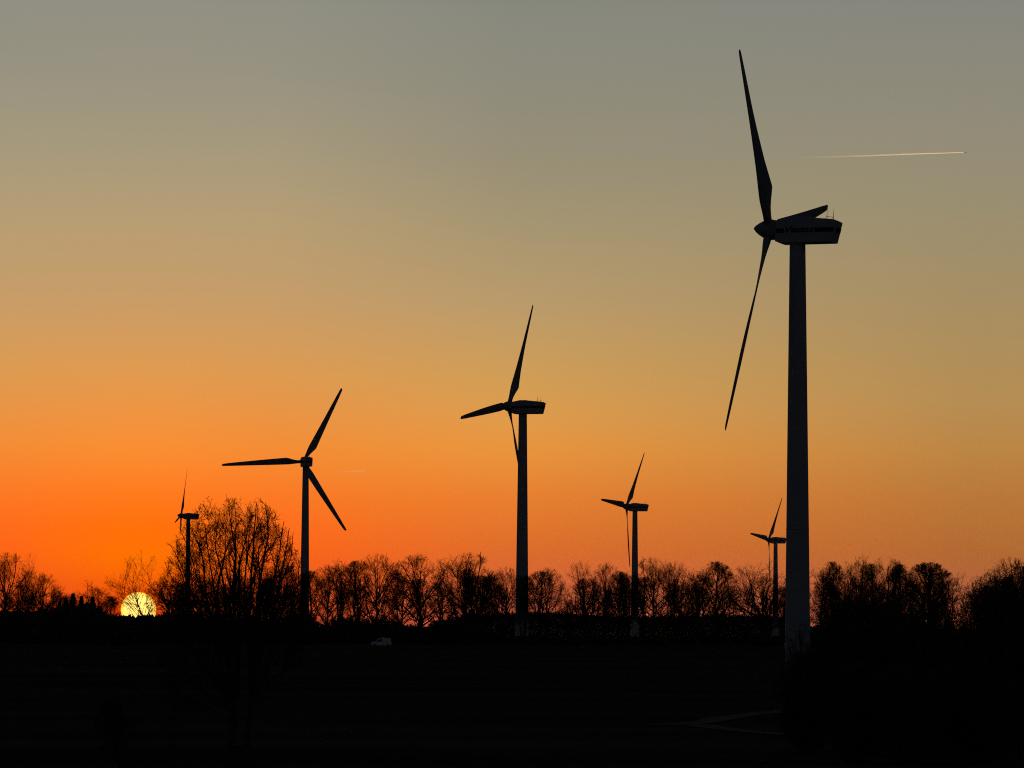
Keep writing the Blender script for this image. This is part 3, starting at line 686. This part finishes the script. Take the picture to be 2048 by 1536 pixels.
# budding bushes in the right foreground
RB_ = [make_bush(s, 9.0, 8.0, 34, 4, 1.2, 1.15, .07) for s in (61, 62, 63)] + [make_bush(64, 9.0, 8.0, 16, 3, 1.2, .8, .06)]
for px, top, wpx, D, k, lab in [
    (1626, 1254, 135, 232, 3, 'leftmost budding bush, overlapping the foot of the large tower'),
    (1612, 1318, 120, 222, 0, 'low budding bush below the foot of the large tower'),
    (1682, 1208, 130, 228, 1, 'second budding bush from the left, right of the large tower'),
    (1732, 1188, 150, 222, 2, 'tall budding bush in front of the thin topped trees'),
    (1790, 1205, 140, 236, 0, 'budding bush left of the dense pointed tree'),
    (1858, 1222, 140, 218, 1, 'budding bush below the dense pointed tree'),
    (1912, 1256, 110, 230, 2, 'low budding bush in the dip near the right'),
    (1962, 1200, 140, 222, 0, 'budding bush right of the dip'),
    (2010, 1172, 130, 236, 2, 'tall budding bush next to the right edge'),
    (2055, 1160, 140, 220, 1, 'tallest budding bush, cut off by the right edge'),
    (1712, 1340, 140, 208, 0, 'low budding bush in front at the bottom right'),
    (1820, 1340, 170, 206, 2, 'low budding bush in front below the dense pointed tree'),
    (1950, 1330, 180, 207, 1, 'low budding bush in front near the bottom right corner'),
]:
    sm, bm, lm = RB_[k]; x = xat(px, D); z = float(gz(x, D)); H = at(px, top - 6, D)[2] - z; W = wpx * 1.15 / FPX * D
    r = empty('bush', (x, D, z), rng.uniform(0, 6.28), (W / 8, W / 8, H / 9)); tag(r, lab, 'bush', 'budding bushes in the right foreground')
    link('stem', sm, M_BARK, r); link('branches', bm, M_TWIG, r); link('foliage', lm, M_LEAF, r)

# ------------------------------------------------------------------ white van at the field edge
def van():
    D = 800.0; x = xat(762.5, D); z = float(gz(x, D))
    root = empty('van', (x, D, z)); tag(root, 'small white van parked on the far field edge in front of the trees', 'van')
    prof = [(-2.18, .38), (-2.22, .62), (-2.12, .86), (-1.85, .98), (-1.32, 1.08), (-.72, 1.62), (-.35, 1.78), (.3, 1.84), (1.4, 1.84), (2.0, 1.78), (2.12, 1.5), (2.2, .9), (2.2, .4), (1.9, .28), (-1.9, .28)]
    def ring(y, s, dz=0): return [(px_ * s, y, .28 + (pz - .28) * (1 - (1 - s) * 2)) for px_, pz in prof]
    m = MB().loft([ring(-.86, .965), ring(-.8, .99), ring(-.6, 1.0), ring(.6, 1.0), ring(.8, .99), ring(.86, .965)])
    body = m.build('body', M_VAN, root)
    for s in (-1, 1):
        y0 = s * .862; 
        def pan(name, P, mat, par=body):
            V = [(a, y0, b) for a, b in P] + [(a, y0 + s * .012, b) for a, b in P]; n = len(P)
            return MB().add(V, [tuple(range(n)), tuple(range(n, 2 * n))[::-1]] + [(i, (i + 1) % n, n + (i + 1) % n, n + i) for i in range(n)]).build(name, mat, par)
        pan('side_window', [(-1.1, 1.06), (-.62, 1.5), (-.3, 1.6), (.18, 1.6), (.18, 1.06)], M_GLASS)
        pan('door_seam', [(.24, .45), (.24, 1.65), (.26, 1.65), (.26, .45)], M_RUBBER)
        MB().box(-1.02, -.86, s * .88, s * 1.02, 1.04, 1.2).build('wing_mirror', M_RUBBER, root)
        MB().add([(-2.2, s * .55, .68), (-2.2, s * .8, .68), (-2.02, s * .84, .72), (-1.9, s * .84, .9), (-2.06, s * .6, .92), (-2.0, s * .6, .7)],
                 [(0, 1, 4), (1, 2, 3, 4), (0, 4, 5), (0, 5, 2, 1), (5, 4, 3, 2)]).build('headlight', M_LENS, root)
        MB().box(2.13, 2.21, s * .83 - .06, s * .83 + .01, .85, 1.35).build('tail_light', M_RED, root)
        for xx in (-1.35, 1.4):
            t_ = MB().rod((xx, s * .70, .31), (xx, s * .885, .31), .31, .31, 24).build('wheel', M_RUBBER, root)
            MB().rod((xx, s * .87, .31), (xx, s * .895, .31), .19, .17, 14).build('rim', M_RIM, t_)
    MB().add([(-1.33, -.7, 1.1), (-1.33, .7, 1.1), (-.75, .62, 1.61), (-.75, -.62, 1.61), (-1.30, -.7, 1.08), (-1.30, .7, 1.08), (-.72, .62, 1.59), (-.72, -.62, 1.59)],
             [(0, 1, 2, 3), (7, 6, 5, 4), (0, 4, 5, 1), (2, 6, 7, 3)]).build('windscreen', M_GLASS, body)
    MB().box(-2.3, -2.1, -.8, .8, .3, .55).build('bumper', M_RUBBER, root)
van()

# ------------------------------------------------------------------ sun, vapour trails, airliner
def sun_disc():
    D = 150000.0; p = at(277, 1219.5, D); r = D * 35.2 / FPX
    V, F = [], []
    nu, nv = 64, 32
    for i in range(nv + 1):
        a = math.pi * i / nv
        for j in range(nu):
            q = 2 * math.pi * j / nu; V.append((r * math.sin(a) * math.cos(q), r * math.sin(a) * math.sin(q), r * math.cos(a)))
    for i in range(nv):
        for j in range(nu): F.append((i * nu + j, (i + 1) * nu + j, (i + 1) * nu + (j + 1) % nu, i * nu + (j + 1) % nu))
    m = bpy.data.materials.new('sun_surface'); m.use_nodes = True; t = m.node_tree; t.nodes.clear()
    lw = t.nodes.new('ShaderNodeLayerWeight'); lw.inputs[0].default_value = .5
    cr = t.nodes.new('ShaderNodeValToRGB'); cr.color_ramp.elements[0].color = (2.2, 1.5, .32, 1); cr.color_ramp.elements[1].color = (1.6, .72, .015, 1)
    cr.color_ramp.elements[0].position = .25; cr.color_ramp.elements[1].position = .9
    t.links.new(lw.outputs['Facing'], cr.inputs[0]); e = t.nodes.new('ShaderNodeEmission'); t.links.new(cr.outputs[0], e.inputs[0]); e.inputs[1].default_value = 1.0
    o = t.nodes.new('ShaderNodeOutputMaterial'); t.links.new(e.outputs[0], o.inputs[0])
    m.cycles.emission_sampling = 'NONE'
    me = mesh_np('sun', V, np.array(F), True); ob = link('sun', me, m, None, tuple(p)); tag(ob, kind='structure')
sun_disc()
def contrail(pa, pb, D, ra, rb, seed, label, amax):
    a, b_ = at(*pa, D), at(*pb, D); rg = np.random.default_rng(seed)
    n = 90; u = np.linspace(0, 1, n); mid = (a + b_) / 2
    P = a + (b_ - a) * u[:, None] - mid
    P[:, 2] += 5 * np.sin(u * 9 + 1) * (1 - u)
    r = (ra + (rb - ra) * u) * (1 + .05 * np.sin(u * 40))
    V, F = tubes([(P[None], r[None], 10)])
    m = bpy.data.materials.new('vapour'); m.use_nodes = True; t = m.node_tree; t.nodes.clear()
    tc_ = t.nodes.new('ShaderNodeTexCoord'); s_ = t.nodes.new('ShaderNodeSeparateXYZ'); t.links.new(tc_.outputs['Generated'], s_.inputs[0])
    nz = t.nodes.new('ShaderNodeTexNoise'); nz.inputs['Scale'].default_value = 9 ; nz.inputs['Detail'].default_value = 6
    mp = t.nodes.new('ShaderNodeMapping'); mp.inputs['Scale'].default_value = (4, .3, .3); t.links.new(tc_.outputs['Generated'], mp.inputs[0]); t.links.new(mp.outputs[0], nz.inputs['Vector'])
    f = mth('POWER', s_.outputs[0], 1.5, tree=t); f = mth('MULTIPLY', f, mth('ADD', mth('MULTIPLY', nz.outputs[0], .4, tree=t), .8, tree=t), tree=t)
    f = mth('MULTIPLY', f, amax, clamp=True, tree=t)
    gm = t.nodes.new('ShaderNodeNewGeometry'); f = mth('MULTIPLY', f, mth('SUBTRACT', 1.0, gm.outputs['Backfacing'], tree=t), tree=t)   # light passes the thin vapour wall on its far side
    tl = t.nodes.new('ShaderNodeBsdfTranslucent'); tl.inputs[0].default_value = (.95, .95, .95, 1)
    df = t.nodes.new('ShaderNodeBsdfDiffuse'); df.inputs[0].default_value = (.95, .95, .95, 1); a2 = t.nodes.new('ShaderNodeAddShader')
    t.links.new(tl.outputs[0], a2.inputs[0]); t.links.new(df.outputs[0], a2.inputs[1])
    tp = t.nodes.new('ShaderNodeBsdfTransparent'); ms = t.nodes.new('ShaderNodeMixShader')
    t.links.new(f, ms.inputs[0]); t.links.new(tp.outputs[0], ms.inputs[1]); t.links.new(a2.outputs[0], ms.inputs[2])
    o = t.nodes.new('ShaderNodeOutputMaterial'); t.links.new(ms.outputs[0], o.inputs[0])
    ob = link('vapour_trail', mesh_np('vapour_trail', V, F, True), m, None, tuple(mid))
    return tag(ob, label, 'vapour trail', 'vapour trails')
contrail((1585, 316.5), (1927, 305), 82000, 34, 13, 3, 'long bright vapour trail right of the big turbine rotor', 1.6)
contrail((660, 944.5), (729, 942), 160000, 36, 26, 4, 'short faint vapour trail beside the turbine seen from behind', .4)
def airliner():
    D = 82000.0; p = at(1931, 304.6, D)
    root = empty('airliner', tuple(p)); tag(root, 'tiny dark airliner at the head of the long vapour trail', 'aircraft')
    MB().loft([[(x, r * math.cos(q), r * math.sin(q)) for q in np.linspace(0, 6.283, 12, False)] for x, r in ((-32, .4), (-24, 2), (-14, 3), (22, 3), (29, 2), (33, .4))]).build('fuselage', M_STEEL, root, True)
    for s in (-1, 1):
        MB().add([(8, 3 * s, -1), (-4, 3 * s, -1), (-16, 30 * s, 1.5), (-11, 30 * s, 1.5), (8, 3 * s, 0), (-4, 3 * s, 0), (-16, 30 * s, 2), (-11, 30 * s, 2)],
                 [(0, 1, 2, 3), (7, 6, 5, 4), (0, 4, 5, 1), (1, 5, 6, 2), (2, 6, 7, 3), (3, 7, 4, 0)]).build('wing', M_STEEL, root)
        MB().rod((6, 11 * s, -2.2), (-1, 11 * s, -2.2), 1.5, 1.3, 10).build('engine', M_STEEL, root)
    MB().add([(-22, -.3, 2), (-30, -.3, 2), (-34, -.3, 11), (-30, -.3, 11), (-22, .3, 2), (-30, .3, 2), (-34, .3, 11), (-30, .3, 11)],
             [(0, 1, 2, 3), (7, 6, 5, 4), (0, 4, 5, 1), (1, 5, 6, 2), (2, 6, 7, 3), (3, 7, 4, 0)]).build('tail_fin', M_STEEL, root)
airliner()

# ------------------------------------------------------------------ haze
HAZE = 8e-6
if HAZE:
    hz = MB().box(-7400, 7400, -300, 16000, -8, 125).build('haze', None)
    m = bpy.data.materials.new('haze_air'); m.use_nodes = True; t = m.node_tree; t.nodes.clear()
    v = t.nodes.new('ShaderNodeVolumePrincipled'); v.inputs['Color'].default_value = (1, .8, .65, 1); v.inputs['Density'].default_value = HAZE; v.inputs['Anisotropy'].default_value = .4
    o = t.nodes.new('ShaderNodeOutputMaterial'); t.links.new(v.outputs[0], o.inputs['Volume']); hz.data.materials.append(m)
    tag(hz, 'thin evening haze over the fields', 'haze', None, 'stuff')
    hz.display_type = 'WIRE'
